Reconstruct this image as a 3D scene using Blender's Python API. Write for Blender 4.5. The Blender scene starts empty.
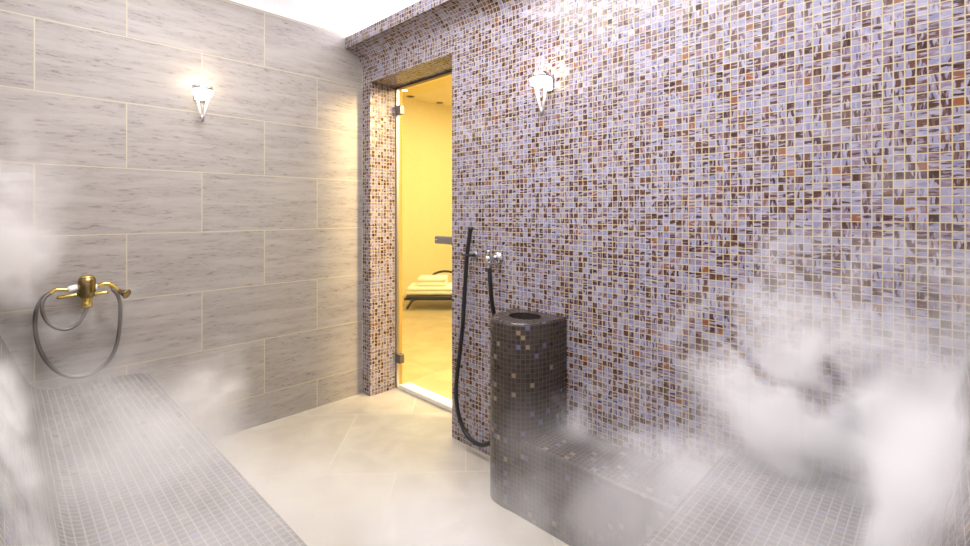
import bpy, bmesh, math, random
from mathutils import Vector, Matrix
random.seed(5)
sc = bpy.context.scene
COL = sc.collection
PI = math.pi

# ------------------------------------------------------------------ room axes (metres)
# X runs along the stone wall, Y runs along the mosaic wall, the camera sits in the corner X=0, Y=0.
XR = 1.62      # mosaic wall
YB = 2.66       # stone wall
XL = -0.32      # wall behind the left bench
YF = -0.32      # wall behind the right bench
CAMZ = 1.16
FPX, HORIZ = 470.0, 212.0
FW = Vector((0.7185, 0.6955, 0)).normalized()
RT = Vector((FW.y, -FW.x, 0))

def at_y(px, py, Y):
    k = (px - 485) / FPX
    d = FW + RT * k
    t = Y / d.y
    return Vector((d.x * t, Y, CAMZ + (HORIZ - py) / FPX * t))
def at_x(px, py, X):
    k = (px - 485) / FPX
    d = FW + RT * k
    t = X / d.x
    return Vector((X, d.y * t, CAMZ + (HORIZ - py) / FPX * t))

# ------------------------------------------------------------------ node helpers
def new_mat(name):
    m = bpy.data.materials.new(name)
    m.use_nodes = True
    nt = m.node_tree
    for n in list(nt.nodes):
        nt.nodes.remove(n)
    out = nt.nodes.new('ShaderNodeOutputMaterial')
    return m, nt, out

class NB:
    """tiny node builder"""
    def __init__(s, nt): s.nt = nt
    def n(s, t, **kw):
        nd = s.nt.nodes.new(t)
        for k, v in kw.items(): setattr(nd, k, v)
        return nd
    def put(s, sock, v):
        if v is None: return
        if isinstance(v, bpy.types.NodeSocket): s.nt.links.new(v, sock)
        else:
            if hasattr(sock.default_value, '__len__') and not hasattr(v, '__len__'):
                v = (v,) * len(sock.default_value)
            elif hasattr(sock.default_value, '__len__') and len(sock.default_value) == 4 and len(v) == 3:
                v = tuple(v) + (1,)
            sock.default_value = v
    def math(s, op, a, b=None, c=None, clamp=False):
        nd = s.n('ShaderNodeMath', operation=op, use_clamp=clamp)
        for i, v in enumerate((a, b, c)):
            if v is not None: s.put(nd.inputs[i], v)
        return nd.outputs[0]
    def vmath(s, op, a, b=None, scale=None):
        nd = s.n('ShaderNodeVectorMath', operation=op)
        s.put(nd.inputs[0], a)
        if b is not None: s.put(nd.inputs[1], b)
        if scale is not None: s.put(nd.inputs['Scale'], scale)
        return nd.outputs['Value'] if op in ('LENGTH', 'DOT_PRODUCT') else nd.outputs[0]
    def sep(s, v):
        nd = s.n('ShaderNodeSeparateXYZ'); s.put(nd.inputs[0], v); return nd.outputs
    def comb(s, x=0., y=0., z=0.):
        nd = s.n('ShaderNodeCombineXYZ')
        for i, v in enumerate((x, y, z)): s.put(nd.inputs[i], v)
        return nd.outputs[0]
    def smooth(s, v, a, b, lo=0., hi=1.):
        nd = s.n('ShaderNodeMapRange', interpolation_type='SMOOTHSTEP')
        for i, x in enumerate((v, a, b, lo, hi)): s.put(nd.inputs[i], x)
        return nd.outputs[0]
    def lin(s, v, a, b, lo=0., hi=1.):
        nd = s.n('ShaderNodeMapRange')
        for i, x in enumerate((v, a, b, lo, hi)): s.put(nd.inputs[i], x)
        return nd.outputs[0]
    def mix(s, f, a, b):
        nd = s.n('ShaderNodeMix', data_type='RGBA')
        s.put(nd.inputs['Factor'], f) if False else s.put(nd.inputs[0], f)
        s.put(nd.inputs[6], a); s.put(nd.inputs[7], b)
        return nd.outputs[2]
    def fmix(s, f, a, b):
        nd = s.n('ShaderNodeMix', data_type='FLOAT')
        s.put(nd.inputs[0], f); s.put(nd.inputs[2], a); s.put(nd.inputs[3], b)
        return nd.outputs[0]
    def noise(s, vec, scale=1., detail=2., rough=.5, dist=0., color=False):
        nd = s.n('ShaderNodeTexNoise')
        s.put(nd.inputs['Vector'], vec); s.put(nd.inputs['Scale'], scale)
        s.put(nd.inputs['Detail'], detail); s.put(nd.inputs['Roughness'], rough)
        s.put(nd.inputs['Distortion'], dist)
        return nd.outputs['Color'] if color else nd.outputs[0]
    def white(s, vec):
        nd = s.n('ShaderNodeTexWhiteNoise', noise_dimensions='3D'); s.put(nd.inputs['Vector'], vec)
        return nd.outputs['Value'], nd.outputs['Color']

def plain(name, col, rough=.5, metal=0., noise_amt=0., noise_scale=20., bump=0., spec=.5):
    m, nt, out = new_mat(name); b = NB(nt)
    p = b.n('ShaderNodeBsdfPrincipled')
    p.inputs['Roughness'].default_value = rough
    p.inputs['Metallic'].default_value = metal
    p.inputs['Specular IOR Level'].default_value = spec
    tc = b.n('ShaderNodeTexCoord')
    n = b.noise(tc.outputs['Object'], noise_scale, 4.)
    dark = tuple(c * (1 - noise_amt) for c in col)
    b.put(p.inputs['Base Color'], b.mix(n, dark, col))
    if bump:
        bp = b.n('ShaderNodeBump'); bp.inputs['Strength'].default_value = bump; bp.inputs['Distance'].default_value = .004
        b.put(bp.inputs['Height'], n); nt.links.new(bp.outputs[0], p.inputs['Normal'])
    nt.links.new(p.outputs[0], out.inputs[0])
    return m

def emit(name, col, strength):
    m, nt, out = new_mat(name); b = NB(nt)
    e = b.n('ShaderNodeEmission'); b.put(e.inputs[0], col); e.inputs[1].default_value = strength
    nt.links.new(e.outputs[0], out.inputs[0])
    return m

def tile_basis(b, pitch, grout, soft):
    tc = b.n('ShaderNodeTexCoord')
    uv = b.vmath('SCALE', tc.outputs['UV'], scale=1. / pitch)
    cell = b.vmath('FLOOR', uv)
    fr = b.vmath('FRACTION', uv)
    fx, fy, _ = b.sep(fr)
    dx = b.math('MINIMUM', fx, b.math('SUBTRACT', 1., fx))
    dy = b.math('MINIMUM', fy, b.math('SUBTRACT', 1., fy))
    d = b.math('MINIMUM', dx, dy)
    mask = b.smooth(d, grout - soft, grout + soft)
    return cell, fx, fy, mask

def glossy_tiles(b, nt, out, color, mask, rnd, tile_rough, grout_rough, tilt, bump=.25, spec=.5):
    p = b.n('ShaderNodeBsdfPrincipled')
    p.inputs['Specular IOR Level'].default_value = spec
    b.put(p.inputs['Base Color'], color)
    b.put(p.inputs['Roughness'], b.fmix(mask, grout_rough, tile_rough))
    g = b.n('ShaderNodeNewGeometry')
    off = b.vmath('SCALE', b.vmath('SUBTRACT', rnd, (.5, .5, .5)), scale=tilt)
    nrm = b.vmath('NORMALIZE', b.vmath('ADD', g.outputs['Normal'], off))
    bp = b.n('ShaderNodeBump'); bp.inputs['Strength'].default_value = bump; bp.inputs['Distance'].default_value = .0012
    b.put(bp.inputs['Height'], mask); b.put(bp.inputs['Normal'], nrm)
    nt.links.new(bp.outputs[0], p.inputs['Normal'])
    nt.links.new(p.outputs[0], out.inputs[0])

def mosaic_lilac():
    m, nt, out = new_mat('lilac_mosaic'); b = NB(nt)
    cell, fx, fy, mask = tile_basis(b, .0218, .055, .03)
    v, c = b.white(cell)
    r, g, bl = b.sep(c)
    v2, c2 = b.white(b.vmath('ADD', cell, (13.7, 41.3, 7.1)))
    r2, g2, b2 = b.sep(c2)
    dirm = b.math('GREATER_THAN', r, .5)
    a = b.fmix(dirm, fx, fy); s = b.fmix(dirm, fy, fx)
    vec = b.comb(b.math('MULTIPLY', a, .6), b.math('MULTIPLY', s, 2.5), b.math('MULTIPLY', v, 173.))
    n = b.noise(vec, 1., 2., .5, .25)
    th = b.lin(b.math('POWER', g, .8), 0., 1., .34, .61)
    streak = b.smooth(n, th, b.math('ADD', th, .09))
    nb = b.noise(b.vmath('ADD', vec, (5.2, 9.1, 3.3)), 1.3, 2., .5, .3)
    pale = b.mix(bl, (.256, .246, .335), (.168, .164, .272))
    pale = b.mix(b.math('GREATER_THAN', r2, .72), pale, (0.1748, 0.1292, 0.1824))
    pale = b.mix(b.smooth(nb, .45, .7), pale, (.305, .297, .368))
    brown = b.mix(g2, (0.0274, 0.0091, 0.0068), (0.0874, 0.0319, 0.0198))
    brown = b.mix(b.math('GREATER_THAN', b2, .94), brown, (0.1976, 0.0646, 0.0167))
    brown = b.mix(b.smooth(nb, .50, .60, 0., .6), brown, (0.1292, 0.0760, 0.0760))
    col = b.mix(streak, pale, brown)
    col = b.mix(mask, (.44, .36, .20), col)
    glossy_tiles(b, nt, out, col, mask, c2, .16, .7, .06)
    return m

def mosaic_dark(name, grout, base=((0.0272, 0.0184, 0.0144), (0.0680, 0.0480, 0.0384)), pitch=.0205):
    m, nt, out = new_mat(name); b = NB(nt)
    cell, fx, fy, mask = tile_basis(b, pitch, .06, .03)
    v, c = b.white(cell)
    r, g, bl = b.sep(c)
    col = b.mix(r, *base)
    tc = b.n('ShaderNodeTexCoord')
    col = b.mix(b.smooth(b.noise(tc.outputs['UV'], 900., 1.), .66, .74), col, (0.3200, 0.2560, 0.1600))
    col = b.mix(b.math('GREATER_THAN', g, .962), col, (0.2080, 0.1600, 0.1040))
    col = b.mix(b.math('GREATER_THAN', bl, .985), col, (0.0960, 0.0960, 0.1760))
    col = b.mix(mask, grout, col)
    glossy_tiles(b, nt, out, col, mask, c, .22, .75, .10)
    return m

def travertine(name, w, h, ou, ov, grout_w, base, dark, groutc, streak=True, rough=.45, half=True):
    """large running-bond stone tiles, UV in metres"""
    m, nt, out = new_mat(name); b = NB(nt)
    tc = b.n('ShaderNodeTexCoord')
    u, v, _ = b.sep(tc.outputs['UV'])
    vv = b.math('DIVIDE', b.math('SUBTRACT', v, ov), h)
    row = b.math('FLOOR', vv)
    shift = b.math('MULTIPLY', b.math('MODULO', b.math('ADD', row, 101.), 2.), w / 2 if half else 0.)
    uu = b.math('DIVIDE', b.math('SUBTRACT', b.math('SUBTRACT', u, ou), shift), w)
    colm = b.math('FLOOR', uu)
    fx = b.math('FRACT', uu); fy = b.math('FRACT', vv)
    dx = b.math('MULTIPLY', b.math('MINIMUM', fx, b.math('SUBTRACT', 1., fx)), w)
    dy = b.math('MULTIPLY', b.math('MINIMUM', fy, b.math('SUBTRACT', 1., fy)), h)
    d = b.math('MINIMUM', dx, dy)
    mask = b.smooth(d, grout_w * .6, grout_w * 1.2)
    rv, rc = b.white(b.comb(colm, row, 3.))
    if streak:
        vec = b.comb(b.math('ADD', b.math('MULTIPLY', u, 3.4), b.math('MULTIPLY', rv, 31.)), b.math('MULTIPLY', v, 26.), b.math('MULTIPLY', rv, 17.))
        n1 = b.noise(vec, 1., 8., .68, .15)
        vec2 = b.comb(b.math('MULTIPLY', u, 22.), b.math('MULTIPLY', v, 120.), rv)
        n2 = b.noise(vec2, 1., 5., .7, .15)
        col = b.mix(b.smooth(n1, .35, .68), dark, base)
        pits = b.math('MULTIPLY', b.smooth(n2, .52, .66), b.smooth(n1, .60, .44))
        col = b.mix(b.math('MULTIPLY', pits, .7), col, tuple(c * .42 for c in dark))
    else:
        n1 = b.noise(b.comb(u, v, b.math('MULTIPLY', rv, 9.)), 5., 6., .6, .5)
        n2 = b.noise(b.comb(u, v, 2.), 42., 4., .6, .2)
        col = b.mix(b.smooth(n1, .3, .72), dark, base)
        col = b.mix(b.smooth(n2, .60, .78, 0., .35), col, tuple(c * .6 for c in dark))
        pits = n2
    tone = b.lin(rv, 0., 1., .95, 1.03)
    col = b.vmath('SCALE', col, scale=tone)
    col = b.mix(mask, groutc, col)
    p = b.n('ShaderNodeBsdfPrincipled')
    b.put(p.inputs['Base Color'], col); p.inputs['Roughness'].default_value = rough
    bp = b.n('ShaderNodeBump'); bp.inputs['Strength'].default_value = .25; bp.inputs['Distance'].default_value = .002
    b.put(bp.inputs['Height'], b.math('SUBTRACT', mask, b.math('MULTIPLY', pits, .5)))
    nt.links.new(bp.outputs[0], p.inputs['Normal'])
    nt.links.new(p.outputs[0], out.inputs[0])
    return m

def glass_mat(name, tint=(.97, .985, .97)):
    m, nt, out = new_mat(name); b = NB(nt)
    t = b.n('ShaderNodeBsdfTransparent'); b.put(t.inputs[0], tint)
    g = b.n('ShaderNodeBsdfGlossy'); g.inputs['Roughness'].default_value = .02
    geo = b.n('ShaderNodeNewGeometry')
    cosv = b.math('ABSOLUTE', b.vmath('DOT_PRODUCT', geo.outputs['Normal'], geo.outputs['Incoming']))
    f = b.math('ADD', .04, b.math('MULTIPLY', b.math('POWER', b.math('SUBTRACT', 1., cosv), 5.), .96))
    mx = b.n('ShaderNodeMixShader')
    b.put(mx.inputs[0], f)
    nt.links.new(t.outputs[0], mx.inputs[1]); nt.links.new(g.outputs[0], mx.inputs[2])
    nt.links.new(mx.outputs[0], out.inputs[0])
    return m

M = dict(
    mosaic=mosaic_lilac(), dark=mosaic_dark('seat_mosaic_lightened', (0.2574, 0.2379, 0.2223), ((0.0663, 0.0546, 0.0484), (0.1248, 0.1076, 0.0975))), dark2=mosaic_dark('pedestal_mosaic', (0.0484, 0.0367, 0.0304), ((0.0218, 0.0140, 0.0109), (0.0484, 0.0343, 0.0281)), .0185),  # seat tiles: paler copy of the pedestal tile, light and steam haze mixed in
    stone=travertine('travertine_wall', .607, .2986, .0998, .1647, .0026, (.352, .322, .294), (.288, .260, .236), (0.4446, 0.3900, 0.2808)),
    floor=travertine('travertine_floor', .62, .62, .0, .0, .0024, (0.5148, 0.4680, 0.3822), (0.4134, 0.3627, 0.2886), (0.5616, 0.5070, 0.4134), streak=False, rough=.4),
    stucco=plain('white_stucco', (.74, .73, .75), .9, 0, .06, 60., .5),
    plaster=plain('side_wall_plaster', (.60, .55, .51), .7, 0, .1, 8.),
    yellow=plain('yellow_plaster', (.86, .74, .38), .8, 0, .05, 9., .15),
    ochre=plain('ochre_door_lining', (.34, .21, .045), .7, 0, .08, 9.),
    yceil=plain('cream_ceiling', (.90, .76, .42), .8, 0, .04, 9.),
    yfloor=travertine('sand_floor', .60, .60, .1, .2, .002, (.50, .385, .20), (.41, .305, .15), (.6, .45, .22), streak=False, rough=.45),
    white=plain('white_threshold', (.92, .91, .88), .3, 0, .03, 12.),
    chrome=plain('chrome', (.58, .58, .61), .10, 1., .02),
    steel=plain('brushed_steel', (.42, .42, .45), .32, 1., .08, 60.),
    hinge=plain('hinge_steel', (.22, .20, .19), .4, .9, .1, 60.),
    darksteel=plain('dark_channel', (.16, .14, .13), .4, .8, .1, 30.),
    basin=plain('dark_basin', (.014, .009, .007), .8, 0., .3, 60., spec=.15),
    brass=plain('brass', (.83, .62, .16), .16, 1., .25, 60.),
    brassdark=plain('aged_brass', (.36, .27, .12), .25, 1., .3, 60.),
    porcelain=plain('porcelain', (.88, .87, .88), .2, 0, .02),
    blackrubber=plain('black_rubber', (.012, .012, .014), .42, 0, .2, 40.),
    metalhose=plain('grey_metal_hose', (.20, .18, .17), .32, .75, .2, 200.),
    darkwood=plain('dark_wood', (.014, .009, .006), .45, 0, .4, 30.),
    towel=plain('cream_towel', (.90, .86, .72), .95, 0, .08, 120., .6),
    blue=plain('blue_enamel', (.03, .06, .45), .25, 0, .1),
    glass=glass_mat('clear_glass'),
    gasket=plain('clear_seal', (.75, .75, .72), .35, 0, .05),
    lampglass=emit('lamp_glass', (1., .90, .74), 3.2),
    spot=emit('downlight_glow', (1., .90, .62), 6.),
    spotdim=plain('downlight_reflector', (.30, .24, .12), .4, .4, .2),
    shade=plain('dome_lamp_glass', (.9, .9, .9), .5),
)

# ------------------------------------------------------------------ mesh helpers
def link(name, bm, mat, parent=None, smooth=False, uv=False):
    me = bpy.data.meshes.new(name)
    bm.normal_update()
    bm.to_mesh(me); bm.free()
    me.materials.append(mat)
    if smooth:
        for p in me.polygons: p.use_smooth = True
    o = bpy.data.objects.new(name, me)
    COL.objects.link(o)
    if parent is not None:
        o.parent = parent
    return o
def thing(name, label, cat, loc=(0, 0, 0), rotz=0., group=None):
    o = bpy.data.objects.new(name, None); COL.objects.link(o)
    o.empty_display_size = .1
    o.location = loc; o.rotation_euler = (0, 0, rotz)
    o['label'] = label; o['category'] = cat
    if group: o['group'] = group
    return o
def tag(o, label, cat, group=None, kind=None):
    o['label'] = label; o['category'] = cat
    if group: o['group'] = group
    if kind: o['kind'] = kind
    return o
def struct(o, label=None):
    o['kind'] = 'structure'
    if label: o['label'] = label
    return o

def quad(bm, pts, uvs=None):
    vs = [bm.verts.new(p) for p in pts]
    f = bm.faces.new(vs)
    if uvs:
        L = bm.loops.layers.uv.verify()
        for l, u in zip(f.loops, uvs): l[L].uv = u
    return f
def rect_x(bm, X, y0, y1, z0, z1):     # plane facing along X, uv = (Y, Z)
    p = [(X, y0, z0), (X, y1, z0), (X, y1, z1), (X, y0, z1)]
    quad(bm, p, [(q[1], q[2]) for q in p])
def rect_y(bm, Y, x0, x1, z0, z1):
    p = [(x0, Y, z0), (x1, Y, z0), (x1, Y, z1), (x0, Y, z1)]
    quad(bm, p, [(q[0], q[2]) for q in p])
def rect_z(bm, Z, x0, x1, y0, y1):
    p = [(x0, y0, Z), (x1, y0, Z), (x1, y1, Z), (x0, y1, Z)]
    quad(bm, p, [(q[0], q[1]) for q in p])
def slab(bm, x0, x1, y0, y1, z0, z1):
    rect_x(bm, x0, y0, y1, z0, z1); rect_x(bm, x1, y0, y1, z0, z1)
    rect_y(bm, y0, x0, x1, z0, z1); rect_y(bm, y1, x0, x1, z0, z1)
    rect_z(bm, z0, x0, x1, y0, y1); rect_z(bm, z1, x0, x1, y0, y1)
    bmesh.ops.remove_doubles(bm, verts=bm.verts, dist=1e-6)
    bmesh.ops.recalc_face_normals(bm, faces=bm.faces)
def rbox(sx, sy, sz, c=(0, 0, 0), bev=.004, seg=3):
    bm = bmesh.new()
    bmesh.ops.create_cube(bm, size=1.)
    for v in bm.verts: v.co = Vector((v.co.x * sx, v.co.y * sy, v.co.z * sz))
    if bev:
        bmesh.ops.bevel(bm, geom=bm.edges[:], offset=bev, segments=seg, affect='EDGES', profile=.5)
    for v in bm.verts: v.co += Vector(c)
    return bm
def surf(rows, uvs, close=False):
    """grid surface from rows of points with uvs, one shared vertex per point"""
    bm = bmesh.new(); L = bm.loops.layers.uv.verify()
    V = [[bm.verts.new(p) for p in r] for r in rows]
    for i in range(len(V) - 1):
        n = len(V[i])
        for j in range(n if close else n - 1):
            k = (j + 1) % n
            idx = [(i, j), (i + 1, j), (i + 1, k), (i, k)]
            try: f = bm.faces.new([V[a][c] for a, c in idx])
            except ValueError: continue
            for l, (a, c) in zip(f.loops, idx): l[L].uv = uvs[a][c]
    return bm
def catmull(pts, per=10):
    pts = [Vector(p) for p in pts]
    P = [pts[0] * 2 - pts[1]] + pts + [pts[-1] * 2 - pts[-2]]
    out = []
    for i in range(1, len(P) - 2):
        p0, p1, p2, p3 = P[i - 1], P[i], P[i + 1], P[i + 2]
        for k in range(per):
            t = k / per
            out.append(.5 * ((2 * p1) + (p2 - p0) * t + (2 * p0 - 5 * p1 + 4 * p2 - p3) * t * t + (3 * p1 - p0 - 3 * p2 + p3) * t ** 3))
    out.append(pts[-1])
    return out
def tube(bm, pts, rad, seg=12, caps=True):
    pts = [Vector(p) for p in pts]
    n = len(pts)
    rads = rad if hasattr(rad, '__len__') else [rad] * n
    t0 = (pts[1] - pts[0]).normalized()
    up = Vector((0, 0, 1)) if abs(t0.z) < .9 else Vector((1, 0, 0))
    nrm = t0.cross(up).normalized()
    rings = []
    for i in range(n):
        t = (pts[min(i + 1, n - 1)] - pts[max(i - 1, 0)]).normalized()
        nrm = (nrm - t * nrm.dot(t)).normalized()
        bi = t.cross(nrm)
        rings.append([bm.verts.new(pts[i] + (nrm * math.cos(a) + bi * math.sin(a)) * rads[i]) for a in (2 * PI * k / seg for k in range(seg))])
    for a, c in zip(rings, rings[1:]):
        for k in range(seg):
            bm.faces.new((a[k], a[(k + 1) % seg], c[(k + 1) % seg], c[k]))
    if caps:
        bm.faces.new(list(reversed(rings[0]))); bm.faces.new(rings[-1])
    return bm
def lathe(prof, seg=28, axis='Z', c=(0, 0, 0), a0=0., a1=2 * PI):
    """prof: (radius, height) pairs"""
    bm = bmesh.new()
    full = abs(a1 - a0 - 2 * PI) < 1e-6
    rows = []
    for r, h in prof:
        row = []
        for k in range(seg if full else seg + 1):
            a = a0 + (a1 - a0) * k / seg
            p = Vector((r * math.cos(a), r * math.sin(a), h))
            if axis == 'Y': p = Vector((p.x, p.z, p.y))
            if axis == 'X': p = Vector((p.z, p.x, p.y))
            row.append(bm.verts.new(p + Vector(c)))
        rows.append(row)
    for a, b_ in zip(rows, rows[1:]):
        n = len(a)
        for k in range(n if full else n - 1):
            bm.faces.new((a[k], a[(k + 1) % n], b_[(k + 1) % n], b_[k]))
    if full:
        if prof[0][0] > 1e-5: bm.faces.new(list(reversed(rows[0])))
        if prof[-1][0] > 1e-5: bm.faces.new(rows[-1])
    bmesh.ops.remove_doubles(bm, verts=bm.verts, dist=1e-6)
    bmesh.ops.recalc_face_normals(bm, faces=bm.faces)
    return bm
def arc(cx, cz, r, a0, a1, n=8):
    return [(cx + r * math.cos(a0 + (a1 - a0) * k / n), cz + r * math.sin(a0 + (a1 - a0) * k / n)) for k in range(n + 1)]

# ------------------------------------------------------------------ SETTING
# door opening in the mosaic wall
DY0, DY1, DZ = 1.804, 2.573, 1.977
XG = 1.822          # glass plane
XB = 1.866          # far face of the wall
CR = .124            # cove radius
ZC = 2.051          # cove springs from the wall here
ZL = ZC + CR        # lip underside (2.175)
ZT = ZL + .07       # lip top
XC = XR - CR

# floor with diagonal travertine slabs: uv rotated
bm = bmesh.new(); L = bm.loops.layers.uv.verify()
pts = [(XL, YF, 0), (XG, YF, 0), (XG, YB, 0), (XL, YB, 0)]
f = bm.faces.new([bm.verts.new(p) for p in pts])
A = math.radians(46.5)
e1 = Vector((math.sin(A), math.cos(A), 0)); e1 = Vector((.688, .725, 0)); e2 = Vector((.725, -.688, 0))
O = Vector((.775, 2.1625, 0))
for l in f.loops:
    d = l.vert.co - O
    l[L].uv = (d.dot(e2), d.dot(e1))
struct(link('floor', bm, M['floor']))

bm = bmesh.new(); rect_y(bm, YB, XL, XR + .02, 0, 2.262)
bmesh.ops.reverse_faces(bm, faces=bm.faces) if False else None
struct(link('wall_back', bm, M['stone']))
bm = bmesh.new(); rect_y(bm, YB + .004, XL, XR + .1, 2.262, 2.75)
struct(link('wall_back_gable', bm, M['stucco']))
bm = bmesh.new(); rect_x(bm, XL, YF, YB, 0, 2.262)
struct(link('wall_left', bm, M['plaster']))
bm = bmesh.new(); rect_y(bm, YF, XL, XR, 0, 2.262)
struct(link('wall_front', bm, M['plaster']))
bm = bmesh.new(); rect_y(bm, YF - .004, XL, XR + .1, 2.262, 2.75)
struct(link('wall_front_gable', bm, M['stucco']))

# mosaic wall with the door reveal
bm = bmesh.new()
rect_x(bm, XR, YF, DY0, 0, ZC)
rect_x(bm, XR, DY1, YB, 0, ZC)
rect_x(bm, XR, DY0, DY1, DZ, ZC)
def rev_y(Y):
    p = [(XR, Y, 0), (XG - .012, Y, 0), (XG - .012, Y, DZ), (XR, Y, DZ)]
    quad(bm, p, [(q[0] + .0035, q[2]) for q in p])
rev_y(DY0); rev_y(DY1)
rect_z(bm, DZ, XR, XG - .012, DY0, DY1)
rows = []; uvs = []
prof = [(XR, ZC)] + [(XC + CR * math.cos(a), ZC + CR * math.sin(a)) for a in [PI / 2 * k / 10 for k in range(1, 11)]]
prof += [(XC, ZT), (XC + .03, ZT), (XC + .03, ZT - .035), (XR + .06, ZT - .035)]
s = 0.; ss = []
for i, p in enumerate(prof):
    if i: s += math.hypot(p[0] - prof[i - 1][0], p[1] - prof[i - 1][1])
    ss.append(s)
cove = surf([[(p[0], y, p[1]) for y in (YF, YB)] for p in prof], [[(y, ZC + q) for y in (YF, YB)] for q in ss])
bmesh.ops.remove_doubles(bm, verts=bm.verts, dist=1e-6)
bmesh.ops.recalc_face_normals(bm, faces=bm.faces)
struct(link('wall_right', bm, M['mosaic']))
struct(link('trim_1', cove, M['mosaic']))
# matching cove on the opposite side
cove = surf([[(XL + XR - p[0], y, p[1]) for y in (YF, YB)] for p in prof], [[(y, ZC + q) for y in (YF, YB)] for q in ss])
struct(link('trim_2', cove, M['mosaic']))

# vaulted ceiling
bm = bmesh.new()
mid = (XL + XR) / 2; half = (XR - XL) / 2 + .03
R = 1.84
zc0 = 2.262 - math.sqrt(R * R - half * half)
rows = []
for k in range(25):
    a = -half + 2 * half * k / 24
    rows.append([(mid + a, y, zc0 + math.sqrt(R * R - a * a)) for y in (YF - .01, YB + .01)])
bm = surf(rows, [[(0, 0), (0, 0)]] * 25)
bmesh.ops.reverse_faces(bm, faces=bm.faces)
struct(link('ceiling', bm, M['stucco'], smooth=True))

# second room behind the glass
Y2, Z2, X2, Y1 = 5.355, 2.75, 6.6, .2
bm = bmesh.new(); rect_y(bm, Y2, XB - .4, X2, 0, Z2); struct(link('wall_relaxation_back', bm, M['yellow']))
bm = bmesh.new(); rect_x(bm, X2, Y1, Y2, 0, Z2); struct(link('wall_relaxation_end', bm, M['yellow']))
bm = bmesh.new(); rect_y(bm, Y1, XB, X2, 0, Z2); struct(link('wall_relaxation_front', bm, M['yellow']))
bm = bmesh.new()
rect_x(bm, XB, Y1, DY0, 0, Z2); rect_x(bm, XB, DY1, Y2, 0, Z2); rect_x(bm, XB, DY0, DY1, DZ, Z2)
struct(link('wall_relaxation_doorway', bm, M['yellow']))
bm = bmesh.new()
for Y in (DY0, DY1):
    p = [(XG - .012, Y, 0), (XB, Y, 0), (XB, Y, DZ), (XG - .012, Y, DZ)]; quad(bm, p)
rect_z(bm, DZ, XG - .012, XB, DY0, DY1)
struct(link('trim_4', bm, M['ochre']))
bm = bmesh.new(); rect_z(bm, Z2, XB, X2, Y1, Y2); struct(link('ceiling_relaxation', bm, M['yceil']))
bm = bmesh.new(); rect_z(bm, 0, XG, X2, Y1, Y2); struct(link('floor_relaxation', bm, M['yfloor']))

# threshold
struct(link('trim_3', rbox(.10, DY1 - DY0 - .002, .014, (1.873, (DY0 + DY1) / 2, .007), .003), M['white']), 'white stone threshold under the glass door')

# glass door
door = bpy.data.objects.new('door_1', None); COL.objects.link(door); door['kind'] = 'structure'
door['label'] = 'clear glass door with steel hinges and horizontal bar handle'
def dpart(name, bm, mat, label=None, smooth=False):
    o = link(name, bm, mat, door, smooth)
    if label: o['label'] = label
    return o
dpart('glass_pane', rbox(.008, DY1 - DY0 - .05, 1.930, (XG, (DY0 + DY1) / 2 - .007, .98), .001, 1), M['glass'])
dpart('side_channel', rbox(.022, .014, 1.955, (XG, DY1 - .007, .993), .002), M['steel'])
dpart('top_channel', rbox(.026, DY1 - DY0, .012, (XG, (DY0 + DY1) / 2, DZ - .006), .002), M['darksteel'])
dpart('bottom_seal', rbox(.012, DY1 - DY0 - .05, .016, (XG, (DY0 + DY1) / 2 - .007, .024), .002), M['gasket'])
for z in (1.826, .204):
    dpart('hinge', rbox(.036, .056, .06, (XG, DY1 - .034, z), .006), M['hinge'])
hb = rbox(.02, .28, .046, (XG - .034, 1.998, .997), .009, 4)
h = dpart('bar_handle', hb, M['steel'])
for y in (2.118, 1.88):
    link('standoff', lathe([(.010, -.026), (.010, .0)], 14, 'X', (XG, y, .997)), M['steel'], h, True)
for y in (2.118, 1.88):
    link('screw_cap', lathe([(.0, -.0465), (.008, -.0465), (.008, -.042)], 14, 'X', (XG, y, .997)), M['chrome'], h, True)

# ------------------------------------------------------------------ BENCHES (L shaped pair, mitred in the corner)
SEAT = .42
prof = [(.478, 0.), (.483, SEAT - .018)] + arc(.465, SEAT - .018, .018, 0, PI / 2, 5)
prof += [(x, SEAT) for x in (.42, .38, .34, .30, .26, .22, .18)]
# concave fillet from the seat to the sloping back
fc = [(.165, SEAT), (.135, SEAT + .003), (.112, SEAT + .012), (.093, SEAT + .028), (.079, SEAT + .05), (.068, SEAT + .078)]
prof += fc
x, z = prof[-1]
for dz in (.08, .16, .24, .32, .38):
    prof.append((x - .37 * dz, z + dz))
x, z = prof[-1]
prof += [(x - .012, z + .022), (x - .032, z + .036), (x - .06, z + .04), (XL + .003, z + .04)]
S = [0.]
for a, c in zip(prof, prof[1:]): S.append(S[-1] + math.hypot(a[0] - c[0], a[1] - c[1]))

def bench(name, end, swap, round_end):
    rows = []; uvs = []
    n = 26
    for (px, pz), s in zip(prof, S):
        row = []; uv = []
        for k in range(n + 1):
            t = k / n
            start = px
            if round_end:
                # denser towards the rounded end
                t = 1 - (1 - t) ** 1.9
            y = start + (end - start) * t
            xx = px
            if round_end and y > end - .10:
                lim = .383 + math.sqrt(max(0., .10 ** 2 - (y - (end - .10)) ** 2))
                if px > lim - .0: xx = min(px, lim + (px - .483) * .2)
            row.append((xx, y, pz) if not swap else (y, xx, pz)); uv.append((y, s))
        rows.append(row); uvs.append(uv)
    bm = surf(rows, uvs)
    bmesh.ops.recalc_face_normals(bm, faces=bm.faces)
    o = link(name, bm, M['dark'], None, True)
    return o
b1 = bench('mosaic_bench', YB - .002, False, True)
tag(b1, 'grey mosaic bench along the left side, running up to the brass tap', 'bench', 'built-in mosaic benches')
b2 = bench('mosaic_bench', XR - .002, True, False)
tag(b2, 'grey mosaic bench at bottom right ending against the mosaic wall', 'bench', 'built-in mosaic benches')

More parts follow.
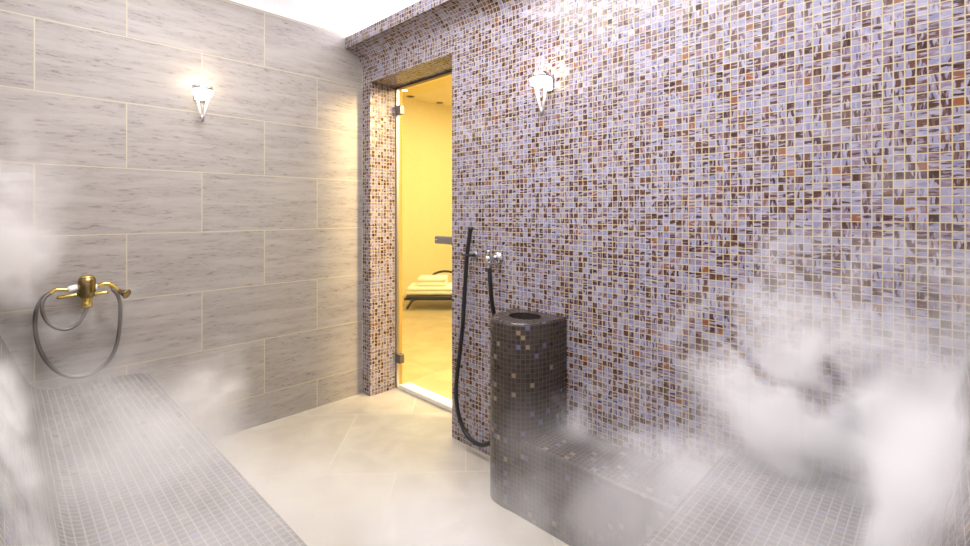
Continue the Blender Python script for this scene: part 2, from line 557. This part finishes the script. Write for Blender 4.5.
# low step along the mosaic wall
CY0, CY1, CX, CZ = 1.100, 1.380, 1.376, .730
SZ = .287
pf = [(1.378, 0), (1.380, SZ - .008)] + arc(1.388, SZ - .008, .008, PI, PI / 2, 4) + [(XR - .002, SZ)]
ps = [0.]
for a, c in zip(pf, pf[1:]): ps.append(ps[-1] + math.hypot(a[0] - c[0], a[1] - c[1]))
pf = pf[:-1] + [(1.388 + (XR - .002 - 1.388) * k / 10, SZ) for k in range(1, 11)]
ps = [0.]
for a, c in zip(pf, pf[1:]): ps.append(ps[-1] + math.hypot(a[0] - c[0], a[1] - c[1]))
def step_end(x):      # the step dies into the rounded side of the pedestal
    u = min(.9999, max(0., (XR - .002 - x) / (XR - CX)))
    return (CY0 + CY1) / 2 - (CY1 - CY0) / 2 * (1 - u ** 2.7) ** (1 / 2.7)
bm = surf([[(p[0], y, p[1]) for y in (.486, step_end(p[0]))] for p in pf], [[(y, q) for y in (.486, step_end(p[0]))] for p, q in zip(pf, ps)])
bmesh.ops.recalc_face_normals(bm, faces=bm.faces)
tag(link('foot_step', bm, M['dark2'], None), 'low dark mosaic step along the wall between pedestal and bench', 'step')

# pedestal with a small basin sunk in its top
def outline(N, grow=0., z=0.):
    """D-shaped plan: flat on the wall, rounded to the room"""
    a = (CY1 - CY0) / 2 + grow; bb = XR - CX + grow; n = 2.7
    cy = (CY0 + CY1) / 2
    pts = []
    for k in range(N + 1):
        t = PI * k / N
        c, s_ = math.cos(t), math.sin(t)
        y = cy + a * math.copysign(abs(c) ** (2 / n), c)
        x = XR - .002 - bb * abs(s_) ** (2 / n)
        pts.append((x, y, z))
    return pts
N = 48
ped = thing('basin_pedestal', 'tall dark mosaic pedestal with rounded front and basin in its top', 'pedestal', (XR - .12, (CY0 + CY1) / 2, 0))
zs = [0, .12, .25, .40, .55, CZ - .014, CZ - .006, CZ - .001]
gr = [0, 0, 0, 0, 0, 0, -.002, -.007]
rows = []; uvs = []
base = outline(N)
arcs = [0.]
for a, c in zip(base, base[1:]): arcs.append(arcs[-1] + math.dist(a, c))
for z, g in zip(zs, gr):
    # the front leans in slightly towards the floor like the step
    lean = .026 * (1 - z / CZ) * 0.
    rows.append(outline(N, g, z)); uvs.append([(q, z) for q in arcs])
# top: ring in to the basin hole, then the bowl
hc = Vector((1.512, (CY0 + CY1) / 2 - .005, CZ))
top = rows[-1]
bm = surf(rows, uvs)
def local(bm, root):
    for v in bm.verts: v.co -= root.location
    return bm
bmesh.ops.recalc_face_normals(bm, faces=bm.faces)
link('column', local(bm, ped), M['dark2'], ped, True)
ring_o = list(top)
# close the ring along the wall side
back = [(XR - .002, CY0 + (CY1 - CY0) * k / 12, CZ - .001) for k in range(1, 12)]
ring_o += back
def hole(r, z):
    out = []
    for p in ring_o:
        d = Vector((p[0], p[1], 0)) - Vector((hc.x, hc.y, 0))
        a = math.atan2(d.y, d.x)
        out.append((hc.x + r * .85 * math.cos(a), hc.y + r * math.sin(a), z))
    return out
rr = [ring_o, [tuple(Vector(a).lerp(Vector(c), .5)) for a, c in zip(ring_o, hole(.072, CZ))], hole(.072, CZ)]
bm = surf(rr, [[(p[1], p[0]) for p in r] for r in rr], close=True)
bmesh.ops.recalc_face_normals(bm, faces=bm.faces)
link('top_slab', local(bm, ped), M['dark2'], ped)
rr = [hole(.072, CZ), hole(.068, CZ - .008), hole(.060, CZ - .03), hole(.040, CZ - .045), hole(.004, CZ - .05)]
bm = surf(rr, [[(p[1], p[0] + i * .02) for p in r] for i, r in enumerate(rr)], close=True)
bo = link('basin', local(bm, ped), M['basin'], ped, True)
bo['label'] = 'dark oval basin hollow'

# ------------------------------------------------------------------ WATER HOSE, BRACKET, TAP on the mosaic wall
XH = XR - .055
P = lambda x, y, X=XH: at_x(x, y, X)
path = [P(470.7, 227.6), P(468.6, 243), P(467, 256), P(464.8, 290), P(463, 320), P(460.5, 347), P(457.3, 373), P(456, 395),
        P(459.2, 417), P(467, 435), P(479, 444.5), P(489, 443), P(497, 436, XR - .028), P(503, 415, XR - .022), P(504, 380, XR - .016), P(501, 345, XR - .016), P(495.5, 322, XR - .022),
        P(491.5, 300, XR - .05), P(490.2, 282, XR - .062), P(489.3, 264, XR - .064)]
path = [path[0]] + path[1:]
cp = catmull(path, 10)
hose = thing('hanging_hose', 'long black rubber water hose looping down the mosaic wall beside the door', 'hose', tuple(path[10]))
bm = tube(bmesh.new(), cp, .0105, 14)
link('hose_tube', local(bm, hose), M['blackrubber'], hose, True)
d = (path[0] - path[1]).normalized()
bm = tube(bmesh.new(), [path[0] - d * .012, path[0] + d * .004], .0125, 14)
link('hose_nozzle', local(bm, hose), M['blackrubber'], hose, True)

p = P(467, 255.5)
br = thing('hose_bracket', 'small black wall bracket holding the free end of the hose', 'bracket', (XR, p.y, p.z))
bm = tube(bmesh.new(), [(0, -.004, 0), (-.04, -.004, 0)], .0075, 12)
link('arm', bm, M['blackrubber'], br, True)
link('wall_plate', lathe([(0., -.006), (.016, -.006), (.018, -.001), (.018, 0)], 20, 'X'), M['steel'], br, True)
bm = bmesh.new()
tube(bm, [(-.055 + .015 * math.cos(a), .015 * math.sin(a), 0) for a in [math.radians(25 + 310 * k / 18) for k in range(19)]], .005, 8)
link('clip_ring', bm, M['blackrubber'], br, True)
bm = tube(bmesh.new(), [(-.055, .012, 0), (-.055, .032, .001)], .006, 10)
link('thumb_tab', bm, M['blackrubber'], br, True)

p = at_x(498.5, 257.5, XR)
tap = thing('wall_tap', 'chrome wall tap with small knob feeding the black hose', 'tap', (XR, p.y, p.z))
link('flange', lathe([(0., -.022), (.018, -.022), (.026, -.016), (.031, -.006), (.032, 0)], 28, 'X'), M['chrome'], tap, True)
link('spindle', lathe([(.013, -.085), (.014, -.06), (.012, -.045), (.014, -.02)], 20, 'X'), M['chrome'], tap, True)
# knob: stub pointing up and out
q = (P(488.5, 250, XR - .075) - Vector((XR, p.y, p.z)))
a0 = Vector((-.062, 0, 0))
bm = tube(bmesh.new(), [a0, a0.lerp(q, .5), a0.lerp(q, .9), q], [.008, .0075, .010, .0095], 14)
kn = link('knob', bm, M['chrome'], tap, True)
bm = tube(bmesh.new(), [q, q + (q - a0).normalized() * .003], .0072, 14)
ko = link('cold_mark', bm, M['blue'], kn, True); ko['label'] = 'blue dot on the knob'
e = path[-1] - Vector((XR, p.y, p.z))
bm = tube(bmesh.new(), [Vector((-.068, .0, -.002)), Vector((e.x, e.y * .7, -.008)), e + Vector((0, 0, .008)), e - Vector((0, 0, .018))], [.011, .0115, .0125, .0135], 16)
link('hose_outlet', bm, M['chrome'], tap, True)

# ------------------------------------------------------------------ BRASS MIXER on the stone wall
YM = YB - .07
Q = lambda x, y, Y=YM: at_y(x, y, Y)
c = Q(87, 291)
mx = thing('shower_mixer', 'brass wall mixer with white collars above the left bench', 'tap', (c.x, YB, c.z))
def lm(v): return Vector(v) - mx.location
top_ = Q(85, 277); bot = Q(88.5, 304)
bm = lathe([(.0, .062), (.018, .062), (.026, .056), (.030, .045), (.030, .0), (.026, -.02), (.018, -.03), (.016, -.055), (.0185, -.057), (.0185, -.066), (.0, -.066)], 28, 'Z', tuple(lm((c.x, YM, c.z))))
link('body', bm, M['brassdark'], mx, True)
bm = lathe([(.0, .065), (.018, .065), (.024, .060), (.0225, .0575)], 28, 'Z', tuple(lm((c.x, YM, c.z))))
link('cap', bm, M['brass'], mx, True)
bm = lathe([(.0, -.07), (.0195, -.07), (.0195, -.05), (.017, -.045), (.0205, -.020), (.0205, -.012)], 28, 'Z', tuple(lm((c.x, YM, c.z))))
link('outlet', bm, M['brass'], mx, True)
bm = lathe([(.033, -.012), (.032, -.004), (.022, .0), (.018, .03), (.018, .07)], 28, 'Y', (0, -.07, 0))
for v in bm.verts: v.co.y = -(v.co.y + .07)
link('wall_flange', bm, M['brass'], mx, True)
# white porcelain collars either side, along the wall
for sgn, x0, x1 in ((-1, 68, 77.5), (1, 91.5, 97)):
    a = lm(Q(x0, 289.5 if sgn < 0 else 287)); b_ = lm(Q(x1, 287 if sgn < 0 else 286.5))
    bm = tube(bmesh.new(), [a, a.lerp(b_, .2), a.lerp(b_, .8), b_], [.010, .0125, .0125, .011], 18)
    o = link('collar', bm, M['porcelain'], mx, True); o['label'] = 'white porcelain collar'
# left union to the hose
bm = tube(bmesh.new(), catmull([lm(Q(68, 289.7)), lm(Q(61, 289.5)), lm(Q(55, 290)), lm(Q(50, 293.5))], 6), [.0075] * 19, 14)
link('elbow', bm, M['brass'], mx, True)
# brass rest bars
for a, b_ in (((56.5, 298), (78, 294.5)), ((92, 294.5), (108, 292))):
    a = lm(Q(*a)); b_ = lm(Q(*b_))
    bm = tube(bmesh.new(), [a, a.lerp(b_, .1), a.lerp(b_, .9), b_], [.004, .0075, .0075, .007], 14)
    link('rest_bar', bm, M['brass'], mx, True)
# hand shower with its hose
hs = thing('hand_shower', 'brass hand shower with grey metal hose hanging in two loops', 'shower', tuple(Q(111, 286)))
def lh(v): return Vector(v) - hs.location
bm = tube(bmesh.new(), catmull([lh(Q(97, 286.3)), lh(Q(103, 284)), lh(Q(109, 284)), lh(Q(114, 287.5)), lh(Q(118, 290.5))], 6), [.0075 + .0025 * math.sin(PI * k / 24) for k in range(25)], 16)
link('handle', bm, M['brass'], hs, True)
a, b_ = lh(Q(117.5, 290.5)), lh(Q(127, 294, YM - .03))
bm = tube(bmesh.new(), [a, a.lerp(b_, .35), a.lerp(b_, .8), b_, b_ + (b_ - a) * .06], [.008, .009, .017, .021, .019], 20)
link('spray_head', bm, M['brassdark'], hs, True)
loop = [(50.5, 293.2), (43, 298), (36.8, 309), (35, 322), (36.5, 338), (41, 352), (49, 364), (60, 373), (74, 377), (89, 374.5), (102, 367), (112, 355.5), (117.5, 341), (120, 322), (120.3, 307), (118, 296), (112.5, 289)]
yy = [YM] * 3 + [YB - .06, YB - .055, YB - .05] + [YB - .05] * 5 + [YB - .06] * 4 + [YM - .014, YM - .014]
yy = yy[:len(loop)]
bm = tube(bmesh.new(), catmull([lh(Q(x, y, Y)) for (x, y), Y in zip(loop, yy)], 8), .0075, 12)
link('hose', bm, M['metalhose'], hs, True)
loop = [(88.3, 304), (86.5, 309), (83, 317), (77.5, 324), (68, 329), (58, 328.5), (49, 323.5), (43.5, 315), (42, 305), (45, 297.5), (50.2, 293.3)]
bm = tube(bmesh.new(), catmull([lh(Q(x, y, YM - .02 * math.sin(PI * i / 10))) for i, (x, y) in enumerate(loop)], 8), .0068, 12)
link('hose', bm, M['metalhose'], hs, True)

# ------------------------------------------------------------------ WALL LAMPS
def sconce(loc, rotz, label):
    t = thing('wall_lamp', label, 'lamp', loc, rotz, 'glowing wall lamps')
    # local: x along the wall, -y out from the wall, z up
    link('back_plate', rbox(.05, .010, .075, (0, -.005, -.02), .004), M['chrome'], t)
    bm = lathe([(.010, -.043), (.032, -.040), (.042, -.034), (.0445, -.026), (.044, -.012)], 28, 'Z', (0, -.055, 0))
    link('lamp_glass', bm, M['lampglass'], t, True)
    bm = lathe([(.044, -.012), (.0455, -.010), (.0455, .006), (.043, .007), (.042, -.010), (.044, -.012)], 28, 'Z', (0, -.055, 0))
    link('rim', bm, M['chrome'], t, True)
    link('arm', tube(bmesh.new(), [(0, -.006, -.02), (0, -.02, -.03)], .008, 12), M['chrome'], t, True)
    for s_ in (-1, 1):
        bm = tube(bmesh.new(), [(.026 * s_, -.055, -.036), (.017 * s_, -.052, -.085), (.006 * s_, -.05, -.140)], [.0085, .0065, .005], 12)
        link('prong', bm, M['porcelain'], t, True)
    bm = lathe([(0, -.168), (.006, -.164), (.009, -.150), (.0095, -.138), (.006, -.132), (0, -.132)], 18, 'Z', (0, -.05, 0))
    link('tip', bm, M['steel'], t, True)
    bm = lathe([(0, -.092), (.006, -.082), (.007, -.072), (.003, -.05), (.002, -.04)], 14, 'Z', (0, -.055, 0))
    link('glass_drop', bm, M['glass'], t, True)
    ld = bpy.data.lights.new('lamp_bulb', 'POINT'); ld.energy = .28; ld.color = (1., .74, .46); ld.shadow_soft_size = .03
    lo = bpy.data.objects.new('lamp_bulb', ld); COL.objects.link(lo); lo.parent = t; lo.location = (0, -.075, .03)
    return t
p = at_y(202.5, 88, YB - .055); sconce((p.x, YB, p.z), 0., 'chrome wall lamp with V-shaped prongs glowing on the beige stone wall')
p = at_x(541, 76, XR - .055); sconce((XR, p.y, p.z), -PI / 2, 'chrome wall lamp with V-shaped prongs glowing on the mosaic wall')

# ------------------------------------------------------------------ RELAXATION ROOM
def cam(depth, lat, z): 
    v = FW * depth + RT * lat
    return Vector((v.x, v.y, z))
yaw = math.atan2(RT.y, RT.x)
lg = thing('lounger', 'low dark wooden lounger with curved arm behind the glass door', 'lounger', tuple(cam(5.85, -.075, 0)), yaw)
# local x = along, y = away from the glass, origin depth 5.85 / lateral -.1
for i in range(7):
    y = -.28 + i * .0935
    link('slat', rbox(1.72, .078, .024, (0., y, .155), .006), M['darkwood'], lg)
for y in (-.29, .29):
    bm = tube(bmesh.new(), [(-.88, y, .13), (0, y, .128), (.88, y, .13)], .016, 12); link('side_rail', bm, M['darkwood'], lg, True)
for x, sg in ((-.77, -1), (.77, 1)):
    for y in (-.29, .29):
        bm = tube(bmesh.new(), [(x, y, .135), (x + .05 * sg, y, .06), (x + .082 * sg, y, .012)], [.017, .016, .015], 12)
        l_ = link('leg', bm, M['darkwood'], lg, True)
        bm = tube(bmesh.new(), [(x + .078 * sg, y, .018), (x + .086 * sg, y, .0)], .0175, 12)
        link('foot_cap', bm, M['steel'], l_, True)
bm = tube(bmesh.new(), catmull([(-.70, .25, .16), (-.67, .25, .27), (-.60, .25, .345), (-.50, .25, .385), (-.38, .25, .385), (-.26, .25, .33), (-.16, .25, .16)], 8), .014, 12)
link('arm', bm, M['darkwood'], lg, True)

def towel(name, label, sx, sy, sz, loc, folds):
    t = thing(name, label, 'towel', loc, yaw, 'folded towels on the lounger')
    for i in range(folds):
        h_ = sz / folds
        bm = rbox(sx * (1 - .015 * (i % 2)), sy, h_ * .98, (0, 0, h_ * (i + .5)), h_ * .42, 5)
        for v in bm.verts:
            v.co.z += .004 * math.sin(9 * v.co.x + i) * (v.co.z / sz)
        link('fold', bm, M['towel'], t, True)
    return t
o0 = lg.location + RT * -.025
def on_lounger(x, y, z): 
    v = RT * x + FW * y
    return (o0.x + v.x, o0.y + v.y, z)
towel('bath_towel', 'large cream towel folded flat on the dark lounger', .64, .42, .095, on_lounger(-.52, -.04, .168), 2)
towel('hand_towel', 'smaller cream towel folded on top of the large towel', .36, .30, .10, on_lounger(-.545, -.02, .264), 2)

# downlights in the cream ceiling
def downlight(px, py, lit, label):
    k = (px - 485) / FPX
    dpt = (Z2 - CAMZ) * FPX / (HORIZ - py)
    v = FW * dpt + RT * (k * dpt)
    t = thing('downlight', label, 'lamp', (v.x, v.y, Z2), 0, 'ceiling spots in the yellow room')
    link('ring', lathe([(.040, -.002), (.042, -.008), (.052, -.008), (.056, -.001), (.040, -.001), (.040, -.002)], 28), M['steel'] if not lit else M['porcelain'], t, True)
    link('lens', lathe([(0, -.004), (.040, -.004)], 28), M['spot'] if lit else M['spotdim'], t)
    return v
downlight(404.5, 90, True, 'brightly glowing recessed spot nearest the glass door hinge')
downlight(410.5, 96.3, False, 'unlit recessed ceiling spot next to the bright one')
downlight(439.5, 102.6, False, 'unlit recessed ceiling spot furthest right, near the wall')

# ------------------------------------------------------------------ LIGHTS
def area(name, loc, rot, sx, sy, power, col, spread=PI):
    ld = bpy.data.lights.new(name, 'AREA'); ld.shape = 'RECTANGLE'; ld.size = sx; ld.size_y = sy
    ld.energy = power; ld.color = col; ld.spread = spread
    o = bpy.data.objects.new(name, ld); COL.objects.link(o); o.location = loc; o.rotation_euler = rot
    return o
YM2 = (YF + YB) / 2; LEN = YB - YF - .1
# LED strips hidden in the two coves, shining up on the vault
area('cove_strip', (1.585, YM2, ZT - .03), (PI, math.radians(-14), 0), .05, LEN, 12, (.93, .93, 1.))
area('cove_strip', (XL + XR - 1.585, YM2, ZT - .03), (PI, math.radians(14), 0), .05, LEN, 11, (.93, .93, 1.))
# unseen fill light added under the crown of the vault, no fixture
area('vault_fill', (mid, 1.0, zc0 + R - .09), (0, 0, 0), 1.0, 1.9, 22, (.98, .97, 1.))
# relaxation room: broad warm fill, the first added to warm the door jamb
area('relax_fill', (2.9, 1.0, Z2 - .02), (0, 0, 0), .7, .9, 11, (1., .92, .57))
area('relax_fill', (3.6, 3.2, Z2 - .02), (0, 0, 0), 1.6, 2.4, 25, (1., .92, .57))
area('relax_fill', (5.3, 3.6, Z2 - .02), (0, 0, 0), 1.2, 1.8, 11, (1., .92, .57))

ld = bpy.data.lights.new('door_fill_spot', 'SPOT'); ld.energy = 240; ld.color = (1., .70, .34); ld.spot_size = math.radians(62); ld.spot_blend = .6; ld.shadow_soft_size = .22  # unseen spot added to throw warm light on jamb and stone wall
so = bpy.data.objects.new('door_fill_spot', ld); COL.objects.link(so); so.location = (2.55, .48, 2.2)
so.rotation_euler = (Vector((1.62, 2.50, .95)) - so.location).to_track_quat('-Z', 'Y').to_euler()

# ------------------------------------------------------------------ STEAM
def steam(label, lo, hi, res, puffs, nscale, th, gain, seed, warp=.35, soft=.22, color=(.999, .997, .999)):
    """real volume grid: soft puffs broken up by turbulent noise. puffs: (centre, radii, weight)"""
    nt = bpy.data.node_groups.new('steam_field', 'GeometryNodeTree')
    nt.interface.new_socket('Geometry', in_out='OUTPUT', socket_type='NodeSocketGeometry')
    b = NB(nt)
    out = b.n('NodeGroupOutput')
    pos = b.n('GeometryNodeInputPosition').outputs[0]
    sp = b.vmath('ADD', pos, (seed * 3.17, seed * 1.71, seed * 2.39))
    w = b.vmath('SCALE', b.vmath('SUBTRACT', b.noise(sp, nscale * .7, 2., .5, 0., True), (.5, .5, .5)), scale=warp)
    n = b.noise(b.vmath('ADD', sp, w), nscale, 6., .60, 0.)
    tot = None
    for c, r, wt in puffs:
        d = b.vmath('LENGTH', b.vmath('DIVIDE', b.vmath('SUBTRACT', b.vmath('ADD', pos, b.vmath('SCALE', w, scale=.25)), c), r))
        fl = b.math('MULTIPLY', b.smooth(d, 1., .15), wt)
        tot = fl if tot is None else b.math('ADD', tot, fl)
    tt = b.math('SUBTRACT', th, b.math('MULTIPLY', b.math('MINIMUM', tot, 1.6), .16))
    cl = b.smooth(n, tt, b.math('ADD', tt, soft))
    dens = b.math('MULTIPLY', b.math('MULTIPLY', cl, tot), gain)
    vc = b.n('GeometryNodeVolumeCube')
    b.put(vc.inputs['Density'], dens)
    vc.inputs['Background'].default_value = 0.
    vc.inputs['Min'].default_value = lo; vc.inputs['Max'].default_value = hi
    for ax, s_ in zip('XYZ', range(3)):
        vc.inputs['Resolution ' + ax].default_value = max(8, int((hi[s_] - lo[s_]) / res))
    m, mt, mo = new_mat('steam'); mb = NB(mt)
    pv = mb.n('ShaderNodeVolumePrincipled')
    mb.put(pv.inputs['Color'], color); pv.inputs['Density'].default_value = 1.; pv.inputs['Anisotropy'].default_value = .0
    mt.links.new(pv.outputs[0], mo.inputs['Volume'])
    sm = b.n('GeometryNodeSetMaterial'); sm.inputs['Material'].default_value = m
    nt.links.new(vc.outputs[0], sm.inputs[0]); nt.links.new(sm.outputs[0], out.inputs[0])
    vd = bpy.data.volumes.new('steam_cloud'); vd.materials.append(m)
    o = bpy.data.objects.new('steam_cloud', vd); COL.objects.link(o)
    md = o.modifiers.new('field', 'NODES'); md.node_group = nt
    tag(o, label, 'steam', None, 'stuff')
    return o

# along the mosaic wall, right
steam('white steam billowing against the mosaic wall at right', (1.15, -.1, .28), (1.61, 1.45, 1.75), .014,
      [((1.54, .24, .58), (.11, .60, .50), 1.2), ((1.54, .80, .40), (.14, .50, .28), .7), ((1.55, .14, 1.02), (.09, .36, .58), .8), ((1.53, .24, .66), (.10, .34, .24), .8)],
      4.2, .515, 14., 11, soft=.26, warp=.55)
# in the corner by the sloping back of the right bench
steam('dense white steam at the right edge over the bench back', (.55, -.25, .35), (1.61, .30, 1.4), .016,
      [((1.32, .02, .54), (.60, .17, .44), 1.4), ((1.50, -.05, .95), (.14, .12, .45), .7), ((1.02, .06, .50), (.40, .15, .26), .9), ((1.02, .03, .76), (.40, .12, .24), 1.1)],
      4.4, .54, 7.5, 6, soft=.3, warp=.5)
# over the right bench and step
steam('thin steam drifting over the right bench and step', (.55, .10, .05), (1.61, 1.3, .8), .02,
      [((1.15, .35, .44), (.75, .42, .26), 1.2), ((1.25, .85, .26), (.32, .52, .34), .8)], 3.6, .42, 3.8, 2, soft=.4)
# floor
steam('low steam lying on the stone floor', (.5, .45, .0), (1.36, 2.5, .6), .02,
      [((.85, 1.4, .06), (.5, 1.0, .32), .9), ((.80, .9, .14), (.4, .6, .42), 1.)], 2.6, .43, 3.6, 3, soft=.4)
# over the left bench
steam('thin steam spread over the left bench', (.03, .4, .42), (.60, 2.62, .85), .02,
      [((.28, 1.5, .46), (.42, 1.6, .24), 1.2)], 3.0, .42, 2.7, 4, soft=.4)
# against the stone wall at the end of the left bench
steam('bluish white puff of steam at the end of the left bench', (.40, 2.0, .0), (1.05, 2.655, .85), .016,
      [((.67, 2.5, .28), (.24, .17, .40), 1.3)], 3.4, .43, 13., 7, soft=.4)
# around the brass mixer and left edge
steam('white steam swirling around the brass tap at left', (-.08, .3, .42), (.68, 2.65, 1.85), .016,
      [((-.02, 1.5, .54), (.12, 1.35, .44), 1.6), ((.03, 2.4, 1.12), (.22, .42, .58), .8), ((.24, 2.57, .74), (.40, .10, .26), .8)],
      4.2, .54, 11., 5, soft=.26, warp=.55)

# ------------------------------------------------------------------ CAMERA, WORLD, VIEW
cd = bpy.data.cameras.new('camera'); co = bpy.data.objects.new('camera', cd); COL.objects.link(co)
co.location = (0, 0, CAMZ)
co.rotation_euler = (PI / 2, 0, -math.atan2(FW.x, FW.y))
cd.sensor_width = 36.; cd.lens = FPX / 970 * 36.
cd.shift_y = -(546 / 2 - HORIZ) / 970
cd.clip_start = .01; cd.clip_end = 50
sc.camera = co
w = bpy.data.worlds.new('world'); sc.world = w; w.use_nodes = True
w.node_tree.nodes['Background'].inputs[0].default_value = (0, 0, 0, 1)
vs = sc.view_settings
vs.view_transform = 'Standard'; vs.look = 'None'; vs.gamma = 1.; vs.exposure = 1.6
vs.use_curve_mapping = False
cy = sc.cycles
cy.max_bounces = 14; cy.diffuse_bounces = 5; cy.glossy_bounces = 4; cy.transmission_bounces = 6; cy.transparent_max_bounces = 12; cy.volume_bounces = 10
cy.sample_clamp_indirect = 6.
cy.use_denoising = True
